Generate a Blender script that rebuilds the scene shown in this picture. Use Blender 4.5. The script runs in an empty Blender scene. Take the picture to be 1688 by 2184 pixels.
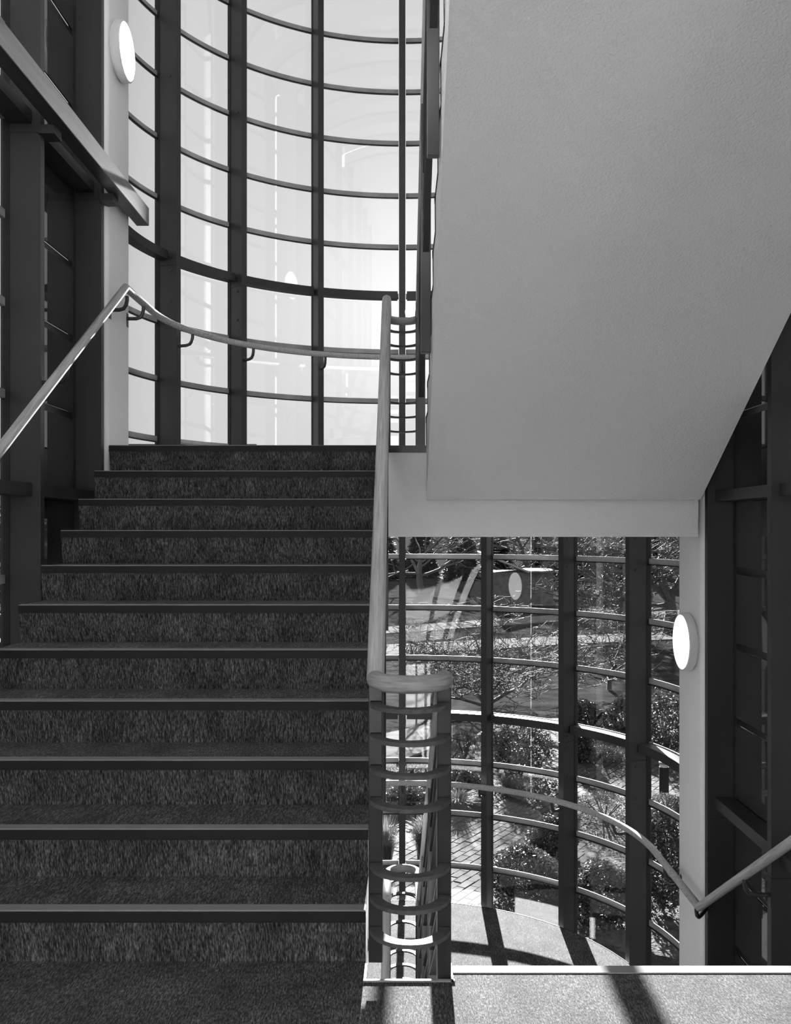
import bpy, math, random
from mathutils import Vector, Matrix
random.seed(7)
R = math.radians
SC = bpy.context.scene
COL = SC.collection

# ------------------------------------------------------------------ camera
F, PX, PY = 1984.0, 848.0, 1126.0           # focal length and principal point in pixels of the 1688 x 2184 frame
H = 1.437                                    # eye height above the landing
cd = bpy.data.cameras.new('camera')
cd.sensor_fit = 'HORIZONTAL'; cd.sensor_width = 36.0
cd.lens = 36.0 * F / 1688.0
cd.shift_x = -(PX - 844.0) / 1688.0
cd.shift_y = (PY - 1092.0) / 1688.0
cd.clip_start = 0.05; cd.clip_end = 2000
cam = bpy.data.objects.new('camera', cd); COL.objects.link(cam)
cam.location = (0, 0, H); cam.rotation_euler = (R(90), 0, 0)
SC.camera = cam

# ------------------------------------------------------------------ sky, sun, exposure
SUN = Vector(((880 - PX) / F, 1.0, (PY - 665) / F)).normalized()
SC.view_settings.view_transform = 'Standard'
SC.view_settings.look = 'None'
SC.view_settings.gamma = 1.0
SC.view_settings.use_curve_mapping = False
SC.view_settings.exposure = 0.0
SC.cycles.max_bounces = 6; SC.cycles.diffuse_bounces = 3; SC.cycles.use_adaptive_sampling = True; SC.cycles.adaptive_threshold = 0.06; SC.cycles.glossy_bounces = 4; SC.cycles.transparent_max_bounces = 24
SC.cycles.caustics_reflective = False; SC.cycles.caustics_refractive = False
SKY = 1.0
SUN_E = 50.0

w = bpy.data.worlds.new('sky'); SC.world = w; w.use_nodes = True
nt = w.node_tree; nt.nodes.clear()
def wn(t, **k):
    n = nt.nodes.new(t)
    for a, b in k.items(): setattr(n, a, b)
    return n
def wmath(op, a, b=None, c=None, clamp=False):
    n = wn('ShaderNodeMath', operation=op); n.use_clamp = clamp
    for i, v in enumerate((a, b, c)):
        if v is None: continue
        if isinstance(v, (int, float)): n.inputs[i].default_value = v
        else: nt.links.new(v, n.inputs[i])
    return n.outputs[0]
tc = wn('ShaderNodeTexCoord')
dt = wn('ShaderNodeVectorMath', operation='DOT_PRODUCT'); dt.inputs[1].default_value = SUN
nt.links.new(tc.outputs['Generated'], dt.inputs[0])
d = wmath('MAXIMUM', dt.outputs['Value'], 0.0)
wide = wmath('MULTIPLY', wmath('POWER', d, 9.0), 0.16)
near = wmath('MULTIPLY', wmath('POWER', d, 160.0), 0.34)
disc = wmath('MULTIPLY', wmath('GREATER_THAN', d, math.cos(R(0.42))), 25.0)
tot = wmath('ADD', wmath('ADD', wmath('ADD', wide, near), 0.62), disc)
bg = wn('ShaderNodeBackground'); bg.inputs['Strength'].default_value = SKY
nt.links.new(tot, bg.inputs['Color'])
ow = wn('ShaderNodeOutputWorld'); nt.links.new(bg.outputs[0], ow.inputs[0])

sl = bpy.data.lights.new('sun', 'SUN'); sl.energy = SUN_E; sl.angle = R(0.53)
so = bpy.data.objects.new('sun', sl); COL.objects.link(so)
so.rotation_euler = (-SUN).to_track_quat('-Z', 'Y').to_euler(); so.location = SUN * 60

# ------------------------------------------------------------------ materials (all greys: the picture is black and white)
def new_mat(name):
    m = bpy.data.materials.new(name); m.use_nodes = True
    m.node_tree.nodes.clear()
    return m
class N:
    def __init__(s, m): s.t = m.node_tree
    def n(s, t, **k):
        x = s.t.nodes.new(t)
        for a, b in k.items(): setattr(x, a, b)
        return x
    def l(s, a, b): s.t.links.new(a, b)
    def pos(s): return s.n('ShaderNodeTexCoord').outputs['Object']
    def noise(s, vec, scale, detail=2.0, rough=0.5):
        mp = s.n('ShaderNodeMapping'); mp.inputs['Scale'].default_value = scale if isinstance(scale, tuple) else (scale,)*3
        s.l(vec, mp.inputs['Vector'])
        x = s.n('ShaderNodeTexNoise'); x.inputs['Scale'].default_value = 1.0
        x.inputs['Detail'].default_value = detail; x.inputs['Roughness'].default_value = rough
        s.l(mp.outputs[0], x.inputs['Vector'])
        return x.outputs['Fac']
    def math(s, op, a, b=None, clamp=False):
        x = s.n('ShaderNodeMath', operation=op); x.use_clamp = clamp
        for i, v in enumerate((a, b)):
            if v is None: continue
            if isinstance(v, (int, float)): x.inputs[i].default_value = v
            else: s.l(v, x.inputs[i])
        return x.outputs[0]
    def ramp(s, fac, lo, hi, vlo, vhi):
        x = s.n('ShaderNodeMapRange'); x.clamp = True
        x.inputs[1].default_value = lo; x.inputs[2].default_value = hi
        x.inputs[3].default_value = vlo; x.inputs[4].default_value = vhi
        s.l(fac, x.inputs[0]); return x.outputs[0]
    def bump(s, h, strength, dist):
        x = s.n('ShaderNodeBump'); x.inputs['Strength'].default_value = strength; x.inputs['Distance'].default_value = dist
        s.l(h, x.inputs['Height']); return x.outputs[0]
    def out(s, sh):
        o = s.n('ShaderNodeOutputMaterial'); s.l(sh, o.inputs[0])
def principled(g, v, rough=0.6, spec=0.5, metal=0.0, bump=None):
    p = g.n('ShaderNodeBsdfPrincipled')
    if isinstance(v, (int, float)): p.inputs['Base Color'].default_value = (v, v, v, 1)
    else: g.l(v, p.inputs['Base Color'])
    if isinstance(rough, (int, float)): p.inputs['Roughness'].default_value = rough
    else: g.l(rough, p.inputs['Roughness'])
    p.inputs['Specular IOR Level'].default_value = spec; p.inputs['Metallic'].default_value = metal
    if bump is not None: g.l(bump, p.inputs['Normal'])
    return p
def simple(name, v, rough=0.6, spec=0.5, metal=0.0, nscale=None, namt=0.15, bscale=None, bstr=0.3, bdist=0.002):
    m = new_mat(name); g = N(m); col = v; bp = None
    if nscale is not None:
        col = g.ramp(g.noise(g.pos(), nscale, 3.0), 0.3, 0.7, v * (1 - namt), v * (1 + namt))
    if bscale is not None:
        bp = g.bump(g.noise(g.pos(), bscale, 3.0), bstr, bdist)
    g.out(principled(g, col, rough, spec, metal, bp).outputs[0]); return m

def carpet_mat():
    m = new_mat('heathered_carpet'); g = N(m); p = g.pos()
    st = g.noise(p, (210, 30, 30), 3.0, 0.6)
    fine = g.noise(p, (300, 75, 75), 1.0)
    patch = g.noise(p, (9, 5, 5), 2.0)
    a = g.ramp(st, 0.40, 0.68, 0.0, 1.0)
    b = g.ramp(fine, 0.32, 0.68, 0.35, 1.55)
    c = g.ramp(patch, 0.3, 0.7, 0.65, 1.3)
    v = g.math('MULTIPLY', g.math('MULTIPLY', g.math('ADD', g.math('MULTIPLY', a, 0.095), 0.024), b), c)
    bp = g.bump(g.math('ADD', fine, g.math('MULTIPLY', st, 0.6)), 0.4, 0.004)
    pr = principled(g, v, 0.95, 0.1, 0.0, bp)
    pr.inputs['Sheen Weight'].default_value = 0.05
    g.out(pr.outputs[0]); return m
def wood_mat(name, v, axis):
    m = new_mat(name); g = N(m); p = g.pos()
    if axis in ('up', 'down'):                     # grain runs along the pitch of the flight
        mp = g.n('ShaderNodeMapping'); mp.inputs['Rotation'].default_value = (math.atan2(.1778, .2794) * (-1 if axis == 'up' else 1), 0, 0)
        g.l(p, mp.inputs['Vector']); p = mp.outputs[0]; sc = (110, 4, 110)
    else: sc = {'a': (45, 45, 45), 'l': (14, 14, 160)}[axis]
    f = g.noise(p, sc, 4.0, 0.6)
    col = g.ramp(f, 0.28, 0.74, v * 0.62, v * 1.28)
    g.out(principled(g, col, 0.55, 0.25, 0, g.bump(f, 0.06, 0.001)).outputs[0]); return m
def glass_mat(name, tint, ior):
    m = new_mat(name); g = N(m)
    ge = g.n('ShaderNodeNewGeometry')
    dp = g.n('ShaderNodeVectorMath', operation='DOT_PRODUCT'); g.l(ge.outputs['Normal'], dp.inputs[0]); g.l(ge.outputs['Incoming'], dp.inputs[1])
    r0 = ((ior - 1) / (ior + 1)) ** 2
    k5 = g.math('POWER', g.math('SUBTRACT', 1.0, g.math('ABSOLUTE', dp.outputs['Value']), True), 5.0)
    refl = g.math('ADD', g.math('MULTIPLY', k5, 1 - r0), r0)           # Schlick reflectance of one glass face
    tr = g.n('ShaderNodeBsdfTransparent'); tr.inputs[0].default_value = (tint, tint, tint, 1)
    gl = g.n('ShaderNodeBsdfGlossy'); gl.inputs['Roughness'].default_value = 0.0; gl.inputs[0].default_value = (1, 1, 1, 1)
    mx = g.n('ShaderNodeMixShader'); g.l(refl, mx.inputs[0]); g.l(tr.outputs[0], mx.inputs[1]); g.l(gl.outputs[0], mx.inputs[2])
    g.out(mx.outputs[0]); return m
def emit_mat(name, v):
    m = new_mat(name); g = N(m); p = principled(g, 0.5, 0.4)
    p.inputs['Emission Color'].default_value = (1, 1, 1, 1); p.inputs['Emission Strength'].default_value = v
    g.out(p.outputs[0]); return m
def leaf_mat(name, v, rough, spec, thin=0.3, tv=None):
    m = new_mat(name); g = N(m)
    p = principled(g, v, rough, spec)
    tl = g.n('ShaderNodeBsdfTranslucent'); tl.inputs[0].default_value = ((tv or v * .9),) * 3 + (1,)
    mx = g.n('ShaderNodeMixShader'); mx.inputs[0].default_value = thin
    g.l(p.outputs[0], mx.inputs[1]); g.l(tl.outputs[0], mx.inputs[2]); g.out(mx.outputs[0]); return m

M = dict(
    carpet=carpet_mat(),
    wood=wood_mat('oiled_wood', 0.41, 'up'), wood_fall=wood_mat('oiled_wood_falling', 0.44, 'down'), wood_loop=wood_mat('oiled_wood_loop', 0.25, 'l'),
    dark_wood=wood_mat('dark_wood', 0.07, 'a'),
    plaster=simple('textured_plaster', 0.93, 0.85, 0.2, bscale=95, bstr=0.9, bdist=0.006),
    paint=simple('smooth_white_paint', 0.90, 0.55, 0.35, bscale=60, bstr=0.06, bdist=0.002),
    bronze=simple('bronze_metal', 0.033, 0.45, 0.3, 0.0, nscale=(3, 3, 0.6), namt=0.22),
    bar=simple('brushed_bar_metal', 0.11, 0.30, 0.5, 0.75, nscale=(40, 2, 40), namt=0.25),
    rail=simple('rail_metal', 0.30, 0.65, 0.2, 0.0, nscale=6, namt=0.2),
    black=simple('black_gasket', 0.012, 0.6, 0.3),
    post=simple('dark_post_metal', 0.022, 0.32, 0.5, nscale=4, namt=0.2),
    strip=simple('vinyl_tread_strip', 0.20, 0.75, 0.1),
    nosing=simple('rubber_nosing', 0.011, 0.6, 0.2, nscale=5, namt=0.1),
    alu=simple('aluminium_trim', 0.2, 0.5, 0.4, 0.0),
    bracket=simple('black_bracket', 0.025, 0.4, 0.5),
    bolt=simple('bolt_head', 0.03, 0.35, 0.5, 0.3),
    lamp_body=simple('lamp_body', 0.75, 0.4, 0.4), lamp=emit_mat('lamp_diffuser', 5.0),
    glass=glass_mat('clear_glass', 0.965, 1.45),
    spandrel=simple('dark_spandrel_glass', 0.045, 0.03, 0.5),
    concrete=simple('concrete', 0.20, 1.0, 0.0, nscale=2.5, namt=0.2, bscale=40, bstr=0.2),
    shaded_wall=simple('shaded_wall', 0.16, 0.8, 0.3, nscale=3, namt=0.25),  # dark tone standing in for the pavilion's shade
    lawn=simple('lawn_turf', 0.04, 1.0, 0.0, nscale=1.3, namt=0.5, bscale=10, bstr=0.5, bdist=0.02),
    mulch=simple('bark_mulch', 0.06, 0.95, 0.1, nscale=8, namt=0.5, bscale=20, bstr=1.0, bdist=0.05),
    mortar=simple('paver_joint_sand', 0.05, 0.95, 0.1),
    brick=simple('paver_clay', 0.06, 0.9, 0.1, nscale=4, namt=0.3, bscale=60, bstr=0.3),
    bark=simple('grey_bark', 0.10, 0.8, 0.3, nscale=9, namt=0.4),
    holly=leaf_mat('glossy_leaf', 0.05, 0.28, 0.8), juniper=leaf_mat('juniper_needle', 0.07, 0.6, 0.3),
    straw=leaf_mat('dry_grass', 0.13, 0.6, 0.3, 0.5, 0.10), conifer=leaf_mat('conifer_needle', 0.035, 0.6, 0.3),
    siding=simple('pale_siding', 0.4, 0.8, 0.2), roof=simple('roof_shingle', 0.14, 0.8, 0.2, nscale=2),
)

# ------------------------------------------------------------------ helpers
class MB:
    def __init__(s): s.v = []; s.f = []; s.sm = []
    def add(s, vs, fs, smooth=False):
        o = len(s.v); s.v += [tuple(v) for v in vs]
        s.f += [tuple(o + i for i in f) for f in fs]; s.sm += [smooth] * len(fs)
    def box(s, x0, x1, y0, y1, z0, z1):
        vs = [(x, y, z) for z in (z0, z1) for y in (y0, y1) for x in (x0, x1)]
        s.add(vs, [(0, 2, 3, 1), (4, 5, 7, 6), (0, 1, 5, 4), (2, 6, 7, 3), (0, 4, 6, 2), (1, 3, 7, 5)]); return s
    def obox(s, c, ax, ay, az, hx, hy, hz):
        c, ax, ay, az = Vector(c), Vector(ax).normalized(), Vector(ay).normalized(), Vector(az).normalized()
        vs = [c + ax * (i * hx) + ay * (j * hy) + az * (k * hz) for k in (-1, 1) for j in (-1, 1) for i in (-1, 1)]
        s.add(vs, [(0, 2, 3, 1), (4, 5, 7, 6), (0, 1, 5, 4), (2, 6, 7, 3), (0, 4, 6, 2), (1, 3, 7, 5)]); return s
    def prism_x(s, pts, x0, x1):                       # polygon in (y, z), extruded along x
        n = len(pts)
        vs = [(x0, y, z) for y, z in pts] + [(x1, y, z) for y, z in pts]
        fs = [tuple(range(n - 1, -1, -1)), tuple(range(n, 2 * n))]
        fs += [(i, (i + 1) % n, n + (i + 1) % n, n + i) for i in range(n)]
        s.add(vs, fs); return s
    def prism_z(s, pts, z0, z1):
        n = len(pts)
        vs = [(x, y, z0) for x, y in pts] + [(x, y, z1) for x, y in pts]
        fs = [tuple(range(n - 1, -1, -1)), tuple(range(n, 2 * n))]
        fs += [(i, (i + 1) % n, n + (i + 1) % n, n + i) for i in range(n)]
        s.add(vs, fs); return s
    def tube(s, path, r, seg=12, caps=True, smooth=True):
        P = [Vector(p) for p in path]; n = len(P)
        rr = r if isinstance(r, (list, tuple)) else [r] * n
        up = Vector((0, 0, 1)); rings = []
        t0 = (P[1] - P[0]).normalized()
        if abs(t0.dot(up)) > 0.95: up = Vector((1, 0, 0))
        nx = t0.cross(up).normalized()
        for i in range(n):
            a = (P[i] - P[i - 1]).normalized() if i else t0
            b = (P[i + 1] - P[i]).normalized() if i < n - 1 else a
            t = (a + b).normalized() if (a + b).length > 1e-6 else b
            nx = (nx - t * nx.dot(t)).normalized(); ny = t.cross(nx)
            k = 1.0 / max(0.5, math.sqrt(max(0.01, (1 + a.dot(b)) / 2)))
            rings.append([P[i] + (nx * math.cos(q) + ny * math.sin(q)) * rr[i] * (k if r is not rr else 1.0) for q in [2 * math.pi * j / seg for j in range(seg)]])
        vs = [v for rg in rings for v in rg]; fs = []
        for i in range(n - 1):
            for j in range(seg):
                j2 = (j + 1) % seg
                fs.append((i * seg + j, i * seg + j2, (i + 1) * seg + j2, (i + 1) * seg + j))
        s.add(vs, fs, smooth)
        if caps:
            s.add(rings[0], [tuple(range(seg - 1, -1, -1))]); s.add(rings[-1], [tuple(range(seg))])
        return s
    def band(s, path, hw, hh):                         # flat bar swept along a path lying roughly level: half width, half height
        P = [Vector(p) for p in path]; n = len(P); vs = []
        for i in range(n):
            a = P[min(i + 1, n - 1)] - P[max(i - 1, 0)]
            sd = Vector((a.y, -a.x, 0)).normalized()
            for q, e in ((-1, -1), (1, -1), (1, 1), (-1, 1)):
                vs.append(P[i] + sd * hw * q + Vector((0, 0, hh * e)))
        for k in range(4):                             # four separate strips keep the edges crisp
            k2 = (k + 1) % 4
            sv = []; 
            for i in range(n): sv += [vs[i * 4 + k], vs[i * 4 + k2]]
            s.add(sv, [(2 * i, 2 * i + 1, 2 * i + 3, 2 * i + 2) for i in range(n - 1)], True)
        s.add(vs[:4], [(3, 2, 1, 0)]); s.add(vs[-4:], [(0, 1, 2, 3)])
        return s
    def mesh(s, name):
        me = bpy.data.meshes.new(name); me.from_pydata(s.v, [], s.f)
        me.polygons.foreach_set('use_smooth', s.sm); me.update(); return me
    def build(s, name, mat, parent=None):
        me = s.mesh(name); me.materials.append(M[mat] if isinstance(mat, str) else mat)
        return link(name, me, parent)
def link(name, me, parent=None, mw=None):
    o = bpy.data.objects.new(name, me); COL.objects.link(o)
    if mw is not None: o.matrix_world = mw
    if parent is not None:
        o.parent = parent
        o.matrix_parent_inverse = world_of(parent).inverted()
    return o
ORIG = {}
def world_of(o):
    return ORIG.get(o.name, Matrix.Identity(4))
def thing(name, label, cat, loc=(0, 0, 0), group=None, kind=None):
    o = bpy.data.objects.new(name, None); COL.objects.link(o); o.location = loc; o.empty_display_size = 0.1
    ORIG[o.name] = Matrix.Translation(loc)
    return tag(o, label, cat, group, kind)
def tag(o, label=None, cat=None, group=None, kind=None):
    if label: o['label'] = label
    if cat: o['category'] = cat
    if group: o['group'] = group
    if kind: o['kind'] = kind
    return o
def bevel(o, wd, seg=2):
    b = o.modifiers.new('bevel', 'BEVEL'); b.width = wd; b.segments = seg; b.limit_method = 'ANGLE'; return o

# ------------------------------------------------------------------ the building's numbers
RIS, TRD = 0.1778, 0.2794
CX, CY = 0.045, 6.60                    # centre of the round end
RG, RI, RS = 2.09, 1.915, 1.87           # glass, inner edge of the fins, edge of the landings
Y1, Y11 = 3.054, 3.054 + 10 * TRD       # first and last riser
LZ = 11 * RIS                           # half landing above / below
XA, XB = -1.815, -0.105                 # left flights
XC, XD = 0.178, 1.90                    # right flights
GZ = -3.95                              # ground
TOP = 7.2
def arc(r, a0, a1, n, z=0.0):
    return [(CX + r * math.sin(R(a0 + (a1 - a0) * i / n)), CY + r * math.cos(R(a0 + (a1 - a0) * i / n)), z) for i in range(n + 1)]

# ------------------------------------------------------------------ floors and landings
fl = MB()
fl.box(-2.15, XB, -1.2, Y1 + 0.036, -0.25, 0)
fl.box(XB, XC, -1.2, 2.942, -0.25, 0)
fl.box(XC, 2.24, -1.2, Y1 - 0.06, -0.25, 0)
o = fl.build('floor', 'carpet'); tag(o, 'carpeted main landing in front of both flights', 'floor', kind='structure')
tm = MB()
tm.box(XB - .004, XC + .004, 2.942, 2.952, -0.22, 0.006)
tm.box(XC - .008, XC, 2.942, Y1 + .005, -0.12, 0.006)
tm.box(XB - .002, XB + .006, 2.95, Y1 + .002, -0.12, 0.006)
tag(tm.build('trim_1', 'alu'), 'thin metal edging around the stairwell opening in the landing', 'trim', kind='structure')

def landing(name, z, label):
    t = thing(name, label, 'landing', (CX, CY, z - .2), kind='structure')
    pts = [(XA - .0, Y11 + .06), (XD - .01, Y11 + .06)] + [(x, y) for x, y, _ in reversed(arc(RS, -90, 90, 40))]
    pts = [(CX - RS, Y11 + .06), (CX + RS, Y11 + .06), ] + [(x, y) for x, y, _ in reversed(arc(RS, -90, 90, 40))]
    MB().prism_z(pts, z - .012, z).build('carpet', 'carpet', t)
    MB().prism_z(pts, z - .46, z - .013).build('slab', 'paint', t)
    MB().band([(x, y, z - .02) for x, y, _ in arc(RS + .004, -90, 90, 40)], .003, .022).build('edge_strip', 'post', t)
    return t
landing('upper_landing', LZ, 'carpeted half landing at the head of the left flight')
landing('lower_landing', -LZ, 'sunlit carpeted half landing below, against the curved glass')
def beam(name, z, x0, x1, label):
    t = thing(name, label, 'beam', (CX, Y11, z - .575), kind='structure')
    MB().box(XB, x1, Y11 + .004, Y11 + .26, z - .575, z - .045).build('face', 'plaster', t)
    MB().box(XB, XC + .004, Y11 + .0, Y11 + .058, z - .045, z).build('edge_cap', 'post', t)
beam('landing_beam', LZ, XA, 1.893, 'white beam under the upper half landing edge')
beam('landing_beam', -LZ, XA, 1.893, 'white beam under the lower half landing edge')
MB().box(-2.15, 2.24, -1.2, Y1 - .062, 3.55, 3.90).build('ceiling', 'paint')
tag(bpy.data.objects['ceiling'], 'white underside of the floor above the landing', 'ceiling', kind='structure')
rf = thing('added_skylight', 'unseen roof of the stair tower, glazing added to let in top light', 'roof', (CX, 3.6, TOP), kind='structure')  # out of view; glazed to bring extra light down onto the treads
for i in range(9):
    y = Y1 + .03 + i * .70
    hw = 2.2 if y < CY else math.sqrt(max(.05, 2.25 ** 2 - (y - CY) ** 2))
    MB().box(CX - hw, CX + hw, y - .03, y + .03, TOP, TOP + .16).build('added_skylight_bar', 'bronze', rf)
MB().prism_z([(-2.15, Y1), (2.24, Y1)] + [(x, y) for x, y, _ in reversed(arc(2.19, -90, 90, 32))], TOP + .16, TOP + .172).build('added_skylight_pane', 'glass', rf)
MB().box(-2.3, 2.4, -1.4, Y1, TOP, TOP + .2).build('roof_slab', 'paint', rf)
gf = MB().prism_z([(-2.2, -2.2), (2.3, -2.2)] + [(x, y) for x, y, _ in reversed(arc(2.1, -90, 90, 32))], GZ - .1, GZ + .04).build('floor_ground', 'concrete')
tag(gf, 'concrete ground floor at the foot of the tower', 'floor', kind='structure')
wb = MB().box(-2.3, 2.4, -1.4, -1.2, GZ, TOP).build('wall_back', 'paint')
tag(wb, 'white wall closing the stair hall behind the landing', 'wall', kind='structure')
for nm, x0, x1 in (('wall_left', -2.3, -2.16), ('wall_right', 2.25, 2.39)):
    o = MB().box(x0, x1, -1.2, -0.15, GZ, TOP).build(nm, 'paint')
    tag(o, 'white side wall beside the main landing, ' + ('left' if x0 < 0 else 'right') + ' side', 'wall', kind='structure')

# ------------------------------------------------------------------ stair flights
def flight(name, label, x0, x1, ys, sgn, z0, loc):
    """11 risers; riser k stands at ys + sgn*(k-1)*TRD and climbs from z0+(k-1)*RIS"""
    t = thing(name, label, 'stairs', loc)
    Y = lambda k: ys + sgn * (k - 1) * TRD
    body = []
    for k in range(1, 12):
        body.append((Y(k) + sgn * .05, z0 + (k - 1) * RIS - .014)); body.append((Y(k) + sgn * .05, z0 + k * RIS - .016))
    e = Y(11) + sgn * .0
    zl = lambda y: z0 + RIS + sgn * (y - ys) * RIS / TRD - .52          # soffit, parallel to the nosing line
    body[0] = (body[0][0], z0 - .012)
    pts = body[:-1] + [(e - sgn * .002, body[-2][1]), (e - sgn * .002, zl(e))]
    y0 = ys
    if sgn > 0: pts += [(ys + .75, max(zl(ys + .75), z0 - .30)), (ys + .034, z0 - .30)]
    else: pts += [(ys - .034, zl(ys))]
    if sgn < 0: pts = pts
    b = MB().prism_x(pts if sgn < 0 else list(reversed(pts)), x0 + .004, x1 - .004).build('body', 'plaster', t)
    for k in range(1, 12):
        y = Y(k); zt = z0 + k * RIS
        MB().prism_x([(y + sgn * .004, zt - .037), (y + sgn * .034, zt - RIS - .004), (y + sgn * .048, zt - RIS - .004), (y + sgn * .048, zt - .037)][::sgn], x0, x1).build('riser', 'carpet', t)
        if k < 11:
            a, b_ = sorted((y + sgn * .056, y + sgn * (TRD + .04)))
            MB().box(x0, x1, a, b_, zt - .016, zt - .001).build('tread', 'carpet', t)
        n = MB().prism_x([(y, zt - .037), (y + sgn * .010, zt - .037), (y + sgn * .010, zt - .012), (y + sgn * .057, zt - .012), (y + sgn * .057, zt - .001), (y + sgn * .003, zt - .001), (y, zt - .004)][::-sgn], x0 - .001, x1 + .001).build('nosing', 'nosing', t)
        MB().prism_x([(y + sgn * .003, zt - .001), (y + sgn * .054, zt - .001), (y + sgn * .053, zt + .0025), (y + sgn * .0055, zt + .0025)][::-sgn], x0, x1).build('tread_strip', 'strip', n)
    return t
flight('stair_flight', 'wide dark carpeted flight climbing on the left to the upper landing', XA, XB, Y1, 1, 0.0, (-.96, Y1, 0))
flight('stair_flight', 'white plastered flight passing overhead on the right, seen from below', XC, XD, Y11, -1, LZ, (1.03, Y11, LZ))
flight('stair_flight', 'carpeted flight dropping on the right from the main landing to the lower landing', XC, XD, Y11, -1, -LZ, (1.03, Y11, -LZ))
flight('stair_flight', 'lowest carpeted flight on the left, under the dark climbing flight', XA, XB, Y1, 1, -2 * LZ, (-.96, Y1, -2 * LZ))
# bracket plates tying the left flight to the fins
# ------------------------------------------------------------------ columns
def column(label, sx):
    xf = CX + sx * 1.895; xb = CX + sx * 2.075
    ya, yb = 5.935, 6.435; r = .045; pts = []
    x0, x1 = min(xf, xb), max(xf, xb)
    for cx_, cy_, a in ((x1 - r, yb - r, 0), (x0 + r, yb - r, 90), (x0 + r, ya + r, 180), (x1 - r, ya + r, 270)):
        pts += [(cx_ + r * math.cos(R(a + q)), cy_ + r * math.sin(R(a + q))) for q in (0, 18, 36, 54, 72, 90)]
    m = MB(); m.prism_z(pts, GZ, TOP); o = m.build('column', 'paint')
    for p in o.data.polygons: p.use_smooth = len(p.vertices) == 4
    e = o.modifiers.new('edges', 'EDGE_SPLIT'); e.split_angle = R(40)
    return tag(o, label, 'column')
column('tall white column on the left carrying the upper round lamp', -1)
column('tall white column on the right carrying the lower round lamp', 1)

# ------------------------------------------------------------------ glazed walls
RZ = [-3.60, -3.13, -2.65, -2.17, -1.696, -1.212, -.737, -.283, .2225, .693, 1.169, 1.65, 2.14, 2.62, 3.08, 3.60, 4.06, 4.54, 5.03, 5.51, 5.99, 6.47, 6.95]
HEAVY = {-2.17, -.283, 1.65, 3.60, 5.51}
HEAVY_C = {-2.17, -.283, 1.65, 3.60}
HEAVY_S = {-.283, 1.65, 3.60, 5.51}
SPL = [-.40, 3.51]                       # height of the joints in the fins
bolt_me = MB().tube([(0, 0, 0), (0, 0.006, 0), (0, 0.008, 0)], [.010, .010, .007], 8).mesh('bolt'); bolt_me.materials.append(M['bolt'])
BOLT_Z = [-.70, -.445, -.35, 1.106, 1.353, 1.89, 3.22, 3.465, 3.57, 5.0]

def mullion(parent, c, rad, bolts=()):
    """a deep fin at the glass point c (x, y); rad = unit vector pointing outwards"""
    ox, oy = rad; tx, ty = -oy, ox
    dep = RG - RI - .012
    m = MB(); zs = [GZ] + SPL + [TOP]
    for a, b in zip(zs[:-1], zs[1:]):
        ce = (c[0] - ox * (dep / 2 + .012), c[1] - oy * (dep / 2 + .012), (a + b) / 2)
        m.obox(ce, (ox, oy, 0), (tx, ty, 0), (0, 0, 1), dep / 2, .0265, (b - a) / 2 - .0012)
    fin = m.build('mullion', 'bronze', parent)
    g = MB().obox((c[0] + ox * .004, c[1] + oy * .004, (GZ + TOP) / 2), (ox, oy, 0), (tx, ty, 0), (0, 0, 1), .017, .030, (TOP - GZ) / 2)
    g.build('gasket', 'black', fin)
    g = MB().obox((c[0] + ox * .028, c[1] + oy * .028, (GZ + TOP) / 2), (ox, oy, 0), (tx, ty, 0), (0, 0, 1), .007, .027, (TOP - GZ) / 2)
    g.build('outer_cap', 'bronze', fin)
    if bolts:
        for s_ in bolts:
            for z in BOLT_Z:
                n = Vector((tx * s_, ty * s_, 0))
                mw = Matrix.Translation((c[0] - ox * .115 + n.x * .0262, c[1] - oy * .115 + n.y * .0262, z)) @ Vector((0, 1, 0)).rotation_difference(n).to_matrix().to_4x4()
                link('bolt', bolt_me, fin, mw)
    return fin

DA = 22.5
win1 = thing('window_1', 'tall curved wall of glass closing the round end of the stair tower', 'window', (CX, CY + RG, GZ), kind='structure')
for i in range(-3, 4):
    a = R(i * DA)
    mullion(win1, (CX + RG * math.sin(a), CY + RG * math.cos(a)), (math.sin(a), math.cos(a)), (1, -1) if 2 <= abs(i) <= 3 else ())
for sx in (-1, 1):                       # unseen strips added behind the columns to stop sun leaking past the curved glass
    xa, xb = sorted((CX + sx * 2.02, CX + sx * 2.125))
    MB().box(xa, xb, 6.45, CY + .06, GZ, TOP).build('sun_leak_strip', 'bronze', win1)
half = math.degrees(.034 / RG)
def curved_pane_mesh(h):
    m = MB(); n = 12; a0, a1 = -DA / 2 + half, DA / 2 - half; k = .004
    for r, flip in ((RG - k, 0), (RG + k, 1)):
        vs = []
        for i in range(n + 1):
            a = R(a0 + (a1 - a0) * i / n)
            vs += [(r * math.sin(a), r * math.cos(a), 0), (r * math.sin(a), r * math.cos(a), h)]
        fs = [(2 * i, 2 * i + 2, 2 * i + 3, 2 * i + 1) for i in range(n)]
        if flip: fs = [f[::-1] for f in fs]
        m.add(vs, fs, True)
    me = m.mesh('pane'); me.materials.append(M['glass']); return me
def flat_pane_mesh(h, ln, mat):
    m = MB(); k = .004
    m.add([(k, 0, 0), (k, ln, 0), (k, ln, h), (k, 0, h)], [(0, 1, 2, 3)]); m.add([(-k, 0, 0), (-k, ln, 0), (-k, ln, h), (-k, 0, h)], [(3, 2, 1, 0)])
    me = m.mesh('pane'); me.materials.append(M[mat]); return me
_cache = {}
edges = [GZ] + RZ + [TOP]
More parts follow.
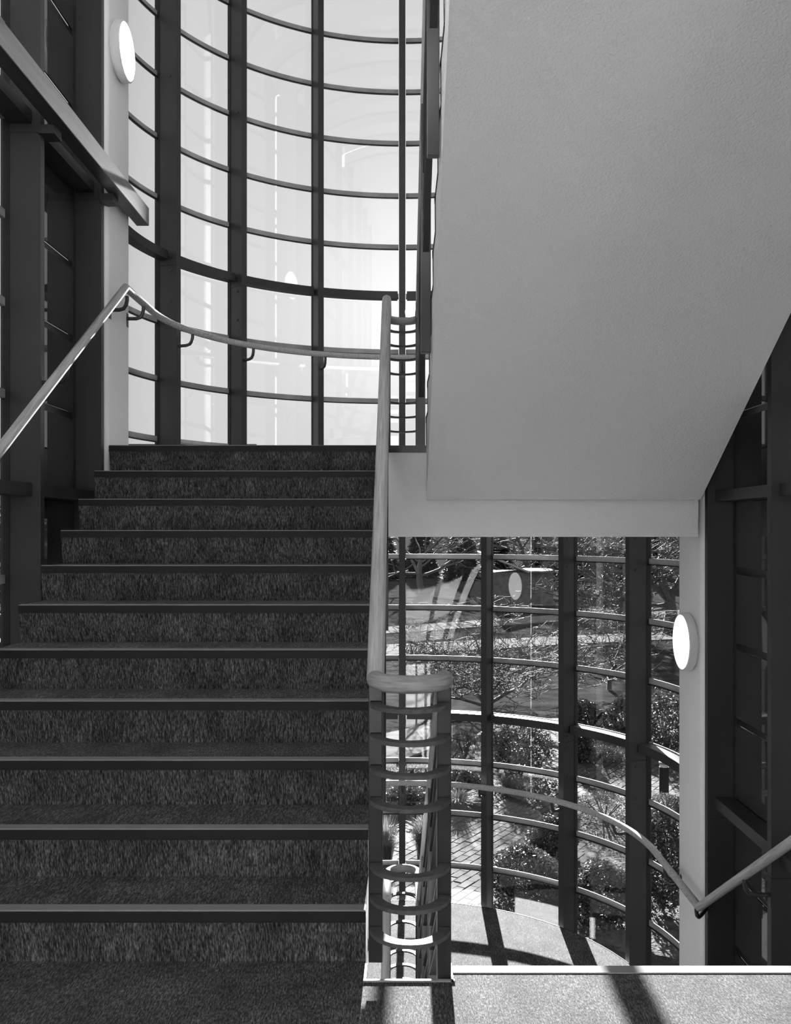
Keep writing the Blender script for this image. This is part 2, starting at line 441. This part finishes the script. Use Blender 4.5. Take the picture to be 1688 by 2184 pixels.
for i in range(-4, 4):
    am = (i + .5) * DA
    rotm = Matrix.Translation((CX, CY, 0)) @ Matrix.Rotation(R(-am), 4, 'Z')
    for a, b in zip(edges[:-1], edges[1:]):
        if a < -3.2: continue
        h = round(b - a - .044, 4)
        if h not in _cache: _cache[h] = curved_pane_mesh(h)
        link('pane', _cache[h], win1, rotm @ Matrix.Translation((0, 0, a + .022)))
    for z in RZ:
        if z < -3.2: continue
        a0, a1 = am - DA / 2 + half, am + DA / 2 - half
        if z in HEAVY_C:
            MB().band(arc(RG - .058, a0 + .3, a1 - .3, 12, z - .012), .044, .034).build('transom', 'bronze', win1)
        MB().band(arc(RG + .011, a0, a1, 12, z), .0045, .026).build('glazing_bar', 'rail', win1)
        MB().band(arc(RG + .0, a0, a1, 12, z - .022), .0065, .004).build('bar_gasket', 'black', win1)

FY = [5.90, 4.90, 3.90, 2.90, 1.90, 0.90, -0.12]
def side_wall(name, label, sx):
    xg = CX + sx * RG
    t = thing(name, label, 'window', (xg, 3, GZ), kind='structure')
    for j, y in enumerate(FY):
        mullion(t, (xg, y), (sx, 0), (sx,) if j < 3 else ())
    ys = [CY] + FY
    for y1, y0 in zip(ys[:-1], ys[1:]):
        la, lb = y0 + .034, y1 - .034
        for a, b in zip(edges[:-1], edges[1:]):
            if a < -2.3: continue
            key = (round(b - a - .044, 4), round(lb - la, 4), 'spandrel' if y1 > 5 else 'glass')
            if key not in _cache: _cache[key] = flat_pane_mesh(*key)
            link('pane', _cache[key], t, Matrix.Translation((xg, la, a + .022)))
        for z in RZ:
            if z < -2.3: continue
            if z in HEAVY_S:
                xa, xb = sorted((xg - sx * .13, xg - sx * .014))
                MB().box(xa, xb, la - .007, lb + .007, z - .045, z + .021).build('transom', 'bronze', t)
            xa, xb = sorted((xg + sx * .008, xg + sx * .032))
            MB().box(xa, xb, la, lb, z - .023, z + .023).build('glazing_bar', 'post' if y1 > 5 else 'rail', t)
side_wall('window_2', 'straight glass wall with deep metal fins along the left flight', -1)
side_wall('window_3', 'straight glass wall with deep metal fins along the right flight', 1)

# ------------------------------------------------------------------ round wall lamps
def lamp(label, sx, y, z):
    xf = CX + sx * 1.895
    t = thing('wall_lamp', label, 'lamp', (xf, y, z), group='round wall lamps on the columns')
    def disc(name, prof, mat):
        m = MB(); n = 48; vs = []; fs = []
        for r, d_ in prof:
            for q in range(n):
                a = 2 * math.pi * q / n
                vs.append((xf - sx * d_, y + r * math.cos(a), z + r * math.sin(a)))
        for i in range(len(prof) - 1):
            for q in range(n):
                f = (i * n + q, i * n + (q + 1) % n, (i + 1) * n + (q + 1) % n, (i + 1) * n + q)
                fs.append(f if sx < 0 else f[::-1])
        m.add(vs, fs, True)
        o = m.build(name, mat, t); e = o.modifiers.new('edges', 'EDGE_SPLIT'); e.split_angle = R(35); return o
    disc('back_plate', [(.001, .0), (.165, .0), (.165, .016), (.001, .016)], 'lamp_body')
    disc('rim', [(.002, .0165), (.182, .0165), (.190, .018), (.190, .062), (.184, .068), (.178, .068), (.178, .060)], 'lamp_body')
    disc('diffuser', [(.178, .060), (.178, .065), (.172, .069), (.12, .071), (.0005, .072)], 'lamp')
lamp('glowing round white lamp high on the left column', -1, 6.14, 4.58)
lamp('glowing round white lamp on the right column above the lower landing', 1, 6.14, .685)
lamp('round lamp low on the left column, seen only mirrored in the lower curved glass', -1, 6.14, .685)
lamp('round lamp high on the right column, seen only mirrored in the upper curved glass', 1, 6.14, 4.58)

# ------------------------------------------------------------------ level tie bar, upper left
t = thing('tie_bar', 'heavy brushed metal bar running level along the upper left glass wall', 'beam', (-1.776, 3, 3.54))
bevel(MB().box(-1.82, -1.733, 3.07, 6.49, 3.543, 3.668).build('bar', 'bar', t), .004)
for y in FY[:3]:
    m = MB().box(-1.875, -1.79, y - .05, y + .06, 3.495, 3.542).build('bracket', 'bronze', t)
t = thing('bracket_plate', 'short steel strut bracket tying the left flight to the second fin', 'bracket', (-1.84, 4.9, .8))
MB().box(-1.868, -1.838, 4.80, 4.872, .985, 1.115).build('plate', 'bronze', t)

# ------------------------------------------------------------------ wall handrails
def jbracket(parent, fx, fy, ox, oy, hx, hy, hz):
    """bracket from a fin edge (fx, fy), pointing inwards, up to the rail point"""
    b = MB()
    zb = hz - .105
    pts = [Vector((fx, fy, zb))]
    tgt = Vector((hx, hy, 0)); f = Vector((fx, fy, 0)); v = tgt - f
    for q, e in ((.55, 0), (.80, .008), (.94, .03), (1.0, .06), (1.0, .088)):
        p = f + v * q; pts.append(Vector((p.x, p.y, zb + e)))
    b.tube(pts, .0125, 8)
    o = b.build('bracket', 'bracket', parent)
    MB().obox((fx - ox * .004, fy - oy * .004, zb - .012), (ox, oy, 0), (-oy, ox, 0), (0, 0, 1), .006, .022, .046).build('plate', 'bracket', o)
PIT = RIS / TRD
RH = 1.785
def wall_rail(label, up_pts, arcz, down_pts, brs, loc, mat='wood'):
    t = thing('handrail', label, 'handrail', loc)
    MB().tube(up_pts + [(x, y, arcz) for x, y, _ in arc(RH, -90, 90, 48)] + down_pts, .0245, 14).build('rail', mat, t)
    for b in brs: jbracket(t, *b)
    return t
def fin_bracket_list(z, idx):
    out = []
    for i in idx:
        a = R(i * DA); s_, c_ = math.sin(a), math.cos(a)
        out.append((CX + RI * s_, CY + RI * c_, -s_, -c_, CX + RH * s_, CY + RH * c_, z))
    return out
zu = 2.975
xl, xr = CX - RH, CX + RH
brs = fin_bracket_list(zu, range(-3, 4))
brs.append((CX - 1.895, 6.37, 1, 0, xl, 6.37, zu))
brs.append((CX - 1.895, 5.985, 1, 0, xl, 5.985, zu - .03))
for y in (4.90, 3.90, 2.90): brs.append((CX - RI, y, 1, 0, xl, y, zu - (5.95 - y) * PIT))
brs.append((CX + 1.895, 6.2, -1, 0, xr, 6.2, zu))
wall_rail('long wooden wall handrail climbing the left side and curving round the upper landing',
          [(xl, 2.62, zu - (5.95 - 2.62) * PIT), (xl, 5.95, zu)], zu, [(xr, 5.75, zu), (xr, 3.2, zu + 2.55 * PIT)], brs, (xl, 2.62, 0))
zd = -.862
brs = fin_bracket_list(zd, range(-3, 4))
brs.append((CX + 1.895, 6.36, -1, 0, xr, 6.36, zd))
brs.append((CX + RI, 5.885, -1, 0, xr, 5.69, zd))
for y in (4.90, 3.90, 2.9): brs.append((CX + RI, y, -1, 0, xr, y, zd + (5.64 - y) * PIT))
wall_rail('wooden wall handrail curving round the lower landing and rising along the right wall',
          [(xl, 3.3, zd - 2.65 * PIT), (xl, 5.95, zd)], zd, [(xr, 5.64, zd), (xr, 2.62, zd + (5.64 - 2.62) * PIT)], brs, (xr, 5.64, -LZ), 'wood_fall')

# ------------------------------------------------------------------ central railing: one continuous rail looping through the well
t = thing('stair_railing', 'continuous wooden railing with dark bars looping through the stairwell between the flights', 'railing', (.04, 2.97, 0))
XL, XR, XM, RW = -.07, .15, .04, .11
ZN, YN = .955, 2.97                       # near loop
YF, YU = 6.07, 6.60                       # where the pitch ends and where the far loops are centred
DZ = (YF - YN) * PIT
ZUP, ZLO = ZN + DZ, ZN - DZ
OFF = [.080, .182, .283, .385, .594, .695, .799]
def near_loop(z, n=20):                   # from right to left, bulging towards the landing
    return [(XM + RW * math.cos(R(-180 * i / n)), YN + RW * math.sin(R(-180 * i / n)), z) for i in range(n + 1)]
def far_loop(z, n=20):                    # from left to right, bulging away
    return [(XM - RW * math.cos(R(180 * i / n)), YU + RW * math.sin(R(180 * i / n)), z) for i in range(n + 1)]
# wooden rail in lengths
MB().tube(near_loop(ZN), .0285, 16).build('rail_loop', 'wood_loop', t)
MB().tube([(XL, YN, ZN), (XL, YF, ZUP), (XL, YU, ZUP)], .0285, 16).build('rail', 'wood', t)
MB().tube(far_loop(ZUP), .0285, 16).build('rail_loop', 'wood_loop', t)
MB().tube([(XR, YU, ZUP), (XR, YF, ZUP), (XR, 3.0, ZUP + (YF - 3.0) * PIT)], .0285, 16).build('rail', 'wood_fall', t)
MB().tube([(XR, YN, ZN), (XR, YF, ZLO), (XR, YU, ZLO)], .0285, 16).build('rail', 'wood_fall', t)
MB().tube(far_loop(ZLO), .0285, 16).build('rail_loop', 'wood_loop', t)
MB().tube([(XL, YU, ZLO), (XL, YF, ZLO), (XL, 3.0, ZLO - (YF - 3.0) * PIT)], .0285, 16).build('rail', 'wood', t)
for f in OFF:
    MB().band(near_loop(ZN - f), .0185, .0065).build('ring', 'dark_wood', t)
    for z in (ZUP, ZLO):
        MB().band([(XL, YF, z - f)] + far_loop(z - f) + [(XR, YF, z - f)], .0165, .0055).build('ring', 'dark_wood', t)
    for x, za, yb, zb in ((XL, ZN, YF, ZUP), (XR, ZN, YF, ZLO)):
        MB().band([(x, YN, za - f), (x, yb, zb - f)], .0165, .0055).build('bar', 'post', t)
    MB().band([(XR, YF, ZUP - f), (XR, 3.1, ZUP + (YF - 3.1) * PIT - f)], .0165, .0055).build('bar', 'post', t)
    MB().band([(XL, YF, ZLO - f), (XL, 3.1, ZLO - (YF - 3.1) * PIT - f)], .0165, .0055).build('bar', 'post', t)
def post(x, y, zt, zb, hw=.0225, hd=.024):
    bevel(MB().box(x - hw, x + hw, y - hd, y + hd, zb, zt).build('post', 'post', t), .003)
for y in (3.0, 3.9, 4.9, 5.88):
    zr = ZN + (y - YN) * PIT
    post(XL, y, zr - .01, (zr - .955 - .33) if y > 3.2 else .045)
    zr = ZN - (y - YN) * PIT
    post(XR, y, zr - .01, zr - .955 - .36)
for y in (5.88, 4.9, 3.9):
    zr = ZUP + (YF - y) * PIT
    post(XR, y, zr - .01, zr - .955 - .36, .026)
    zr = ZLO - (YF - y) * PIT
    post(XL, y, zr - .01, zr - 1.2)
for z, zf in ((ZUP, LZ), (ZLO, -LZ)):
    post(XR, 6.52, z - .01, zf); post(XL, 6.52, z - .01, zf)

# ------------------------------------------------------------------ outdoors
def G(x, y, gz=GZ):
    Y = (H - gz) * F / (y - PY); return ((x - PX) * Y / F, Y)
lw = MB().add([(-260, 9.2, GZ), (260, 9.2, GZ), (260, 600, GZ), (-260, 600, GZ)], [(0, 1, 2, 3)])
lm = MB(); lm.add([(-260, -40, GZ - .02), (260, -40, GZ - .02), (260, 600, GZ - .02), (-260, 600, GZ - .02)], [(0, 1, 2, 3)])
tag(lm.build('lawn', 'lawn'), 'wide mown lawn around the building', 'lawn', kind='structure')
def strip(name, pts, mat, label, cat, h=.03):
    m = MB().prism_z(pts, GZ - .05, GZ + h)
    return tag(m.build(name, mat), label, cat, kind='structure')
def gpoly(px): return [G(x, y) for x, y in px][::-1]
strip('road', gpoly([(300, 1430), (820, 1400), (1190, 1376), (1688, 1352), (1688, 1338), (1190, 1358), (820, 1376), (300, 1400)]), 'concrete', 'pale curving driveway crossing the lawn', 'road')
strip('sidewalk', gpoly([(300, 1368), (820, 1352), (1190, 1326), (1688, 1304), (1688, 1296), (1190, 1312), (820, 1338), (300, 1352)]), 'concrete', 'pale pavement strip behind the driveway', 'sidewalk')
strip('garden_path', gpoly([(640, 1650), (815, 1640), (915, 1600), (950, 1560), (945, 1540), (822, 1566), (640, 1590)]), 'concrete', 'pale sunlit gravel path beyond the mounded junipers', 'path')
strip('planting_bed', gpoly([(700, 1760), (960, 1730), (1075, 1720), (1230, 1655), (1460, 1590), (1460, 1490), (1230, 1530), (1050, 1540), (955, 1620), (700, 1660)]), 'mulch', 'dark mulched bed of shrubs beyond the brick walk', 'garden bed', .01)
strip('planting_bed', gpoly([(1010, 1960), (1480, 2060), (1480, 1690), (1240, 1690), (1165, 1770)]), 'mulch', 'dark mulched bed of shrubs close to the curved glass', 'garden bed', .04)

# brick walk
pd = Vector((.56, .83)).normalized(); pn = Vector((pd.y, -pd.x)); pc = Vector(G(1050, 1800))
walk = thing('brick_walkway', 'brick paved garden walk passing below the tower', 'path', (pc.x, pc.y, GZ), kind='structure')
WW = 1.75
def wp(s_, q): v = pc + pd * s_ + pn * q; return (v.x, v.y)
MB().prism_z([wp(-7, -WW), wp(-7, WW), wp(14, WW), wp(14, -WW)], GZ - .05, GZ + .015).build('joint_bed', 'mortar', walk)
BL, BW, BH = .30, .15, .03
bm = MB(); hx, hy = BL / 2 - .006, BW / 2 - .006
bm.add([(-hx, -hy, 0), (hx, -hy, 0), (hx, hy, 0), (-hx, hy, 0), (-hx + .004, -hy + .004, BH), (hx - .004, -hy + .004, BH), (hx - .004, hy - .004, BH), (-hx + .004, hy - .004, BH)],
       [(4, 5, 6, 7), (0, 1, 5, 4), (1, 2, 6, 5), (2, 3, 7, 6), (3, 0, 4, 7)])
brick_me = bm.mesh('brick'); brick_me.materials.append(M['brick'])
spots = []
row = 0; q = -WW + BW / 2
while q < WW:
    s_ = -7 + (row % 2) * BL / 2 + BL / 2
    while s_ < 14:
        x, y = wp(s_, q); spots.append((x, y, random.uniform(-.006, .004), random.uniform(-.02, .02))); s_ += BL
    q += BW; row += 1
def seen(p):
    x, y = p[0], p[1]; px = PX + F * x / y; py = PY + F * (H - GZ) / y
    return 955 < px < 1190 and py < 1925 or 1230 < px < 1345 and py < 1760 or 830 < px < 956 and 1735 < py < 1915
spots.sort(key=lambda p: (not seen(p), p[1]))
ang = math.atan2(pd.y, pd.x)
rest = MB()
for k, (x, y, dz, da) in enumerate(spots):
    mw = Matrix.Translation((x, y, GZ + .012 + dz)) @ Matrix.Rotation(ang + da, 4, 'Z')
    if k < 300: link('brick', brick_me, walk, mw)
    else: rest.add([mw @ v.co for v in brick_me.vertices], [tuple(p.vertices) for p in brick_me.polygons])
o = rest.build('brick_paving', 'brick', walk); o['kind'] = 'stuff'

# plants ------------------------------------------------------------
def leaf_cloud(rx, ry, rz, n, size, rng, shell=.55, aspect=.55, cz=1.0):
    m = MB()
    for _ in range(n):
        while True:
            p = Vector((rng.uniform(-1, 1), rng.uniform(-1, 1), rng.uniform(-.9, 1)))
            L = p.length
            if shell < L < 1: break
        lump = 1 + .18 * math.sin(5 * p.x + 3 * p.z) * math.sin(4 * p.y + 1)
        c = Vector((p.x * rx * lump, p.y * ry * lump, rz * cz + p.z * rz * lump))
        if c.z < 0.02: c.z = rng.uniform(.02, .1)
        a = Vector((rng.gauss(0, 1), rng.gauss(0, 1), rng.gauss(0, .7))).normalized()
        b = a.cross(Vector((rng.gauss(0, 1), rng.gauss(0, 1), rng.gauss(0, 1)))).normalized()
        s_ = size * rng.uniform(.6, 1.3)
        m.add([c - a * s_, c + b * s_ * aspect, c + a * s_, c - b * s_ * aspect], [(0, 1, 2, 3)])
    return m
def shrub(name, label, cat, px, py, wpx, hpx, mat, n, size, group, seed, aspect=.55):
    x, y = G(px, py); rx = wpx / 2 * y / F; hz = hpx * y / F
    rng = random.Random(seed)
    t = thing(name, label, cat, (x, y, GZ), group)
    m = leaf_cloud(rx, rx * .8, hz / 2, n, size, rng, aspect=aspect)
    m.v = [(a + x, b + y, c + GZ) for a, b, c in m.v]
    o = m.build('foliage', mat, t); o['kind'] = 'stuff'
    s_ = MB()
    for _ in range(7):
        a = rng.uniform(0, 6.28); r = rx * .55
        s_.tube([(x, y, GZ), (x + r * .5 * math.cos(a), y + r * .5 * math.sin(a), GZ + hz * .4), (x + r * math.cos(a), y + r * math.sin(a), GZ + hz * .75)], .012, 5)
    o = s_.build('stems', 'bark', t); o['kind'] = 'stuff'
    return t
HG, JG = 'glossy leaved shrubs in the garden beds', 'low juniper shrubs in the garden beds'
shrubs = [
 ('holly_shrub', 'glossy rounded shrub sparkling in the sun behind the grass clump', 1112, 1652, 150, 112, 'holly', 2600, .045, HG),
 ('holly_shrub', 'glossy shrub sparkling just above the heavy curved transom', 1252, 1566, 84, 74, 'holly', 2200, .05, HG),
 ('holly_shrub', 'glossy shrub with bright flecks beside the second fin from the right column', 1332, 1572, 84, 84, 'holly', 2200, .05, HG),
 ('holly_shrub', 'dark glossy shrub beside the white right column, above the bollard', 1425, 1610, 120, 140, 'holly', 2800, .05, HG),
 ('holly_shrub', 'glossy shrub under the transom left of the brick walk bend', 1238, 1628, 60, 72, 'holly', 2000, .045, HG),
 ('groundcover', 'low sparkling ground cover behind the newel rings', 866, 1722, 120, 44, 'holly', 2200, .035, HG),
 ('groundcover', 'low sparkling ground cover beside the wooden rail of the newel', 992, 1692, 90, 50, 'holly', 1800, .035, HG),
 ('juniper', 'rounded juniper mound left of the first fin', 992, 1622, 75, 66, 'juniper', 2600, .03, JG),
 ('juniper', 'second rounded juniper mound nearer the newel', 985, 1660, 56, 50, 'juniper', 1800, .03, JG),
 ('juniper', 'flat juniper spreading behind the newel rings', 866, 1662, 125, 38, 'juniper', 2600, .03, JG),
 ('juniper', 'juniper spreading over the edge of the brick walk below the glossy shrub', 1285, 1628, 116, 38, 'juniper', 2200, .03, JG),
 ('juniper', 'low juniper at the near edge of the brick walk', 1290, 1752, 150, 60, 'juniper', 3000, .03, JG),
 ('juniper', 'low juniper at the foot of the dark bollard', 1425, 1735, 90, 42, 'juniper', 2000, .03, JG),
 ('holly_shrub', 'leafy shrub between the curved handrail and the brick walk', 1180, 1830, 110, 90, 'holly', 2200, .04, HG),
 ('holly_shrub', 'large dark shrub close against the curved glass', 1120, 1925, 170, 120, 'holly', 3600, .04, HG),
 ('holly_shrub', 'tall dark shrub close to the glass below the curved handrail', 1290, 1975, 150, 140, 'holly', 3600, .04, HG),
 ('holly_shrub', 'dark shrub close to the glass beside the right column', 1415, 1950, 120, 230, 'holly', 3800, .04, HG),
]
for k, (nm, lb, px, py, wp_, hp, mt, n, sz, gr) in enumerate(shrubs):
    shrub(nm, lb, 'shrub', px, py, wp_, hp, mt, int(n * 2.0), sz * .7, gr, 100 + k, .55 if mt == 'holly' else .22)
def grass_clump(label, px, py, wpx, hpx, n, seed):
    x, y = G(px, py); r = wpx / 2 * y / F; h = hpx * y / F; rng = random.Random(seed)
    m = MB()
    for _ in range(n):
        a = rng.uniform(0, 6.28); k = rng.random() ** .7; hh = h * rng.uniform(.6, 1.05)
        dx, dy = math.cos(a), math.sin(a); b0 = r * .35 * rng.random()
        wv = Vector((-dy, dx, 0)) * rng.uniform(.003, .006)
        P = [Vector((x + dx * (b0 + r * 1.25 * k * q ** 1.8), y + dy * (b0 + r * 1.25 * k * q ** 1.8), GZ + hh * (q * (1 + .35 * k) - .75 * k * q ** 2.2))) for q in (0, .35, .7, 1)]
        m.add([P[0] - wv, P[0] + wv, P[1] + wv, P[1] - wv, P[2] + wv * .7, P[2] - wv * .7, P[3]], [(0, 1, 2, 3), (3, 2, 4, 5), (5, 4, 6)])
    o = m.build('ornamental_grass', 'straw')
    return tag(o, label, 'grass', 'clumps of dry ornamental grass')
for k, a in enumerate([('pale dry grass clump at the edge of the brick walk', 1098, 1700, 110, 62, 420),
                       ('dry grass clump in front of the low ground cover right of the newel', 975, 1732, 90, 62, 380),
                       ('tall dry grass clump seen through the left of the newel rings', 822, 1840, 84, 112, 600),
                       ('tall dry grass clump seen through the right of the newel rings', 905, 1832, 84, 118, 600)]):
    grass_clump(*a, 300 + k)

def tree(name, label, x, y, h, spread, seed, trunk_r, clear, levels=5, group=None, tilt=.5, maxz=None, twig=.006):
    rng = random.Random(seed); t = thing(name, label, 'tree', (x, y, GZ), group)
    tr = MB(); br = MB()
    def grow(p, d, ln, r, lev, m):
        n = 4; pts = [p]; rad = [r]; q = p; dd = d.copy()
        for i in range(n):
            dd = (dd + Vector((rng.gauss(0, .16), rng.gauss(0, .16), rng.gauss(.02, .12)))).normalized()
            q = q + dd * ln / n
            if maxz is not None and q.z > GZ + maxz: q.z = GZ + maxz - rng.random() * .1; dd.z = -abs(dd.z) * .3
            pts.append(q); rad.append(max(twig, r * (1 - .45 * (i + 1) / n)))
        m.tube(pts, rad, 6 if lev < 2 else (4 if lev < 4 else 3), caps=False)
        if lev >= levels: return
        nb = rng.choice((3, 4, 4)) if lev else 7
        for k in range(nb):
            f = rng.uniform(.35, 1) if k else 1.0
            i = min(n - 1, int(f * n)); p0 = pts[i] + (pts[i + 1] - pts[i]) * (f * n - i if f < 1 else 1)
            ax = Vector((rng.gauss(0, 1), rng.gauss(0, 1), rng.gauss(0, .5))).normalized()
            nd = (dd * (1 - tilt) + ax * tilt * (1.3 if lev == 0 else 1.0)).normalized()
            if nd.z < -.2: nd.z *= -.4
            grow(p0, nd, ln * rng.uniform(.55, .8) if lev else spread * rng.uniform(.38, .55), rad[min(i + 1, n)] * rng.uniform(.55, .8), lev + 1, br)
    grow(Vector((x, y, GZ)), Vector((rng.gauss(0, .06), rng.gauss(0, .06), 1)).normalized(), clear, trunk_r, 0, tr)
    tr.build('trunk', 'bark', t); o = br.build('branches', 'bark', t); o['kind'] = 'stuff'
    return t
BT = 'bare garden trees beyond the curved glass'
for (px, py, lb, hh, sp, sd, tr_, cl, lv, mz, tw) in (
    (1032, 1535, 'low spreading bare tree on the lawn behind the first fin right of the newel', 3.2, 3.4, 11, .11, .7, 5, 3.2, .008),
    (925, 1500, 'low bare tree with pale twigs beyond the newel handrail', 3.0, 3.2, 21, .10, .8, 5, 3.4, .008),
    (1300, 1470, 'small spreading bare tree above the sparkling shrubs', 3.4, 3.0, 15, .09, .9, 5, 2.6, .008),
    (1256, 1272, 'far slender bare tree with a dark trunk near the pavement strip', 8, 7.5, 12, .30, 3.4, 4, None, .03),
    (1328, 1345, 'bare tree with a straight trunk beyond the driveway', 6, 6, 13, .26, 2.6, 5, None, .018),
    (1432, 1352, 'dark leaning tree beside the lower round lamp', 7, 6.5, 14, .42, 2.2, 5, None, .022),
    (900, 1262, 'far bare tree behind the pane right of the centre fin', 8, 8, 16, .34, 3.0, 4, None, .035),
    (1140, 1255, 'far bare tree behind the garden pavilion', 8, 8, 17, .34, 3.0, 4, None, .035)):
    x, y = G(px, py); tree('bare_tree', lb, x, y, hh, sp, sd, tr_, cl, lv, BT, .6, mz, tw)

def conifer(label, x, y, h, r, seed, n=2600, size=.16):
    rng = random.Random(seed); t = thing('conifer', label, 'tree', (x, y, GZ), 'dark evergreens in the distance')
    m = MB()
    for _ in range(n):
        f = rng.random() ** 1.4; rr = r * (1 - f) ** .75 * rng.uniform(.55, 1.05); a = rng.uniform(0, 6.28)
        c = Vector((x + rr * math.cos(a), y + rr * math.sin(a), GZ + .15 + f * h))
        u = Vector((math.cos(a), math.sin(a), rng.gauss(-.3, .3))).normalized(); v = u.cross(Vector((rng.gauss(0, .4), rng.gauss(0, .4), 1))).normalized()
        s_ = size * rng.uniform(.6, 1.4)
        m.add([c - u * s_, c + v * s_ * .5, c + u * s_, c - v * s_ * .5], [(0, 1, 2, 3)])
    o = m.build('foliage', 'conifer', t); o['kind'] = 'stuff'
    MB().tube([(x, y, GZ), (x, y, GZ + h * .5), (x, y, GZ + h * .9)], [.14, .1, .03], 6).build('trunk', 'bark', t)
ORD = ('first', 'second', 'third', 'fourth', 'fifth', 'sixth', 'seventh', 'eighth', 'ninth')
for k in range(9):
    conifer('dark evergreen in the distant hedge of trees, %s from the left' % ORD[k], -1.6 + k * 4.15, 96 + (k % 2) * 6, random.uniform(5.8, 8.2), 2.05, 500 + k, 5200, .26)
conifer('tall evergreen seen through the glass at the far left edge', -9.1, 20.5, 6.7, 1.25, 550, 5200, .10)
conifer('second evergreen behind the left glass wall', -11.6, 24.5, 6.0, 1.3, 551, 4000, .11)

# bollard
bx, by = G(1417, 1697)
t = thing('bollard', 'dark round path light bollard with a pale cap beside the brick walk', 'bollard', (bx, by, GZ))
MB().tube([(bx, by, GZ), (bx, by, GZ + .58)], .095, 20).build('post', 'black', t)
MB().tube([(bx, by, GZ + .58), (bx, by, GZ + .64)], .082, 20).build('light_band', 'lamp_body', t)
MB().tube([(bx, by, GZ + .64), (bx, by, GZ + .675), (bx, by, GZ + .68)], [.098, .098, .085], 20).build('cap', 'alu', t)
# low pavilion behind the trees and distant house on the left
px_, py_ = G(1110, 1292)
t = thing('house', 'garden pavilion among the distant trees, coloured dark for shade and pale for its lit roof', 'house', (px_, py_, GZ))
MB().box(px_ - 2.2, px_ + 2.3, py_, py_ + 4, GZ, GZ + 2.3).build('wall', 'shaded_wall', t)  # the pavilion's shade is put into the wall colour
MB().obox((px_ - 1.0, py_ + 2, GZ + 3.0), (1, 0, -.42), (0, 1, 0), (.42, 0, 1), 1.7, 2.5, .06).build('roof', 'siding', t)  # lit left part of the roof, its light put into the pale colour
MB().obox((px_ + 1.6, py_ + 2, GZ + 2.36), (1, 0, 0), (0, 1, 0), (0, 0, 1), 1.0, 2.4, .06).build('porch_roof', 'roof', t)
t = thing('house', 'long low building whose roof line shows through the upper left glass', 'house', (-15, 60, GZ))
MB().box(-26, -9.5, 60, 72, GZ, GZ + 9.6).build('wall', 'siding', t)
MB().box(-26.6, -9.0, 59.4, 72.6, GZ + 9.6, GZ + 10.75).build('roof', 'roof', t)
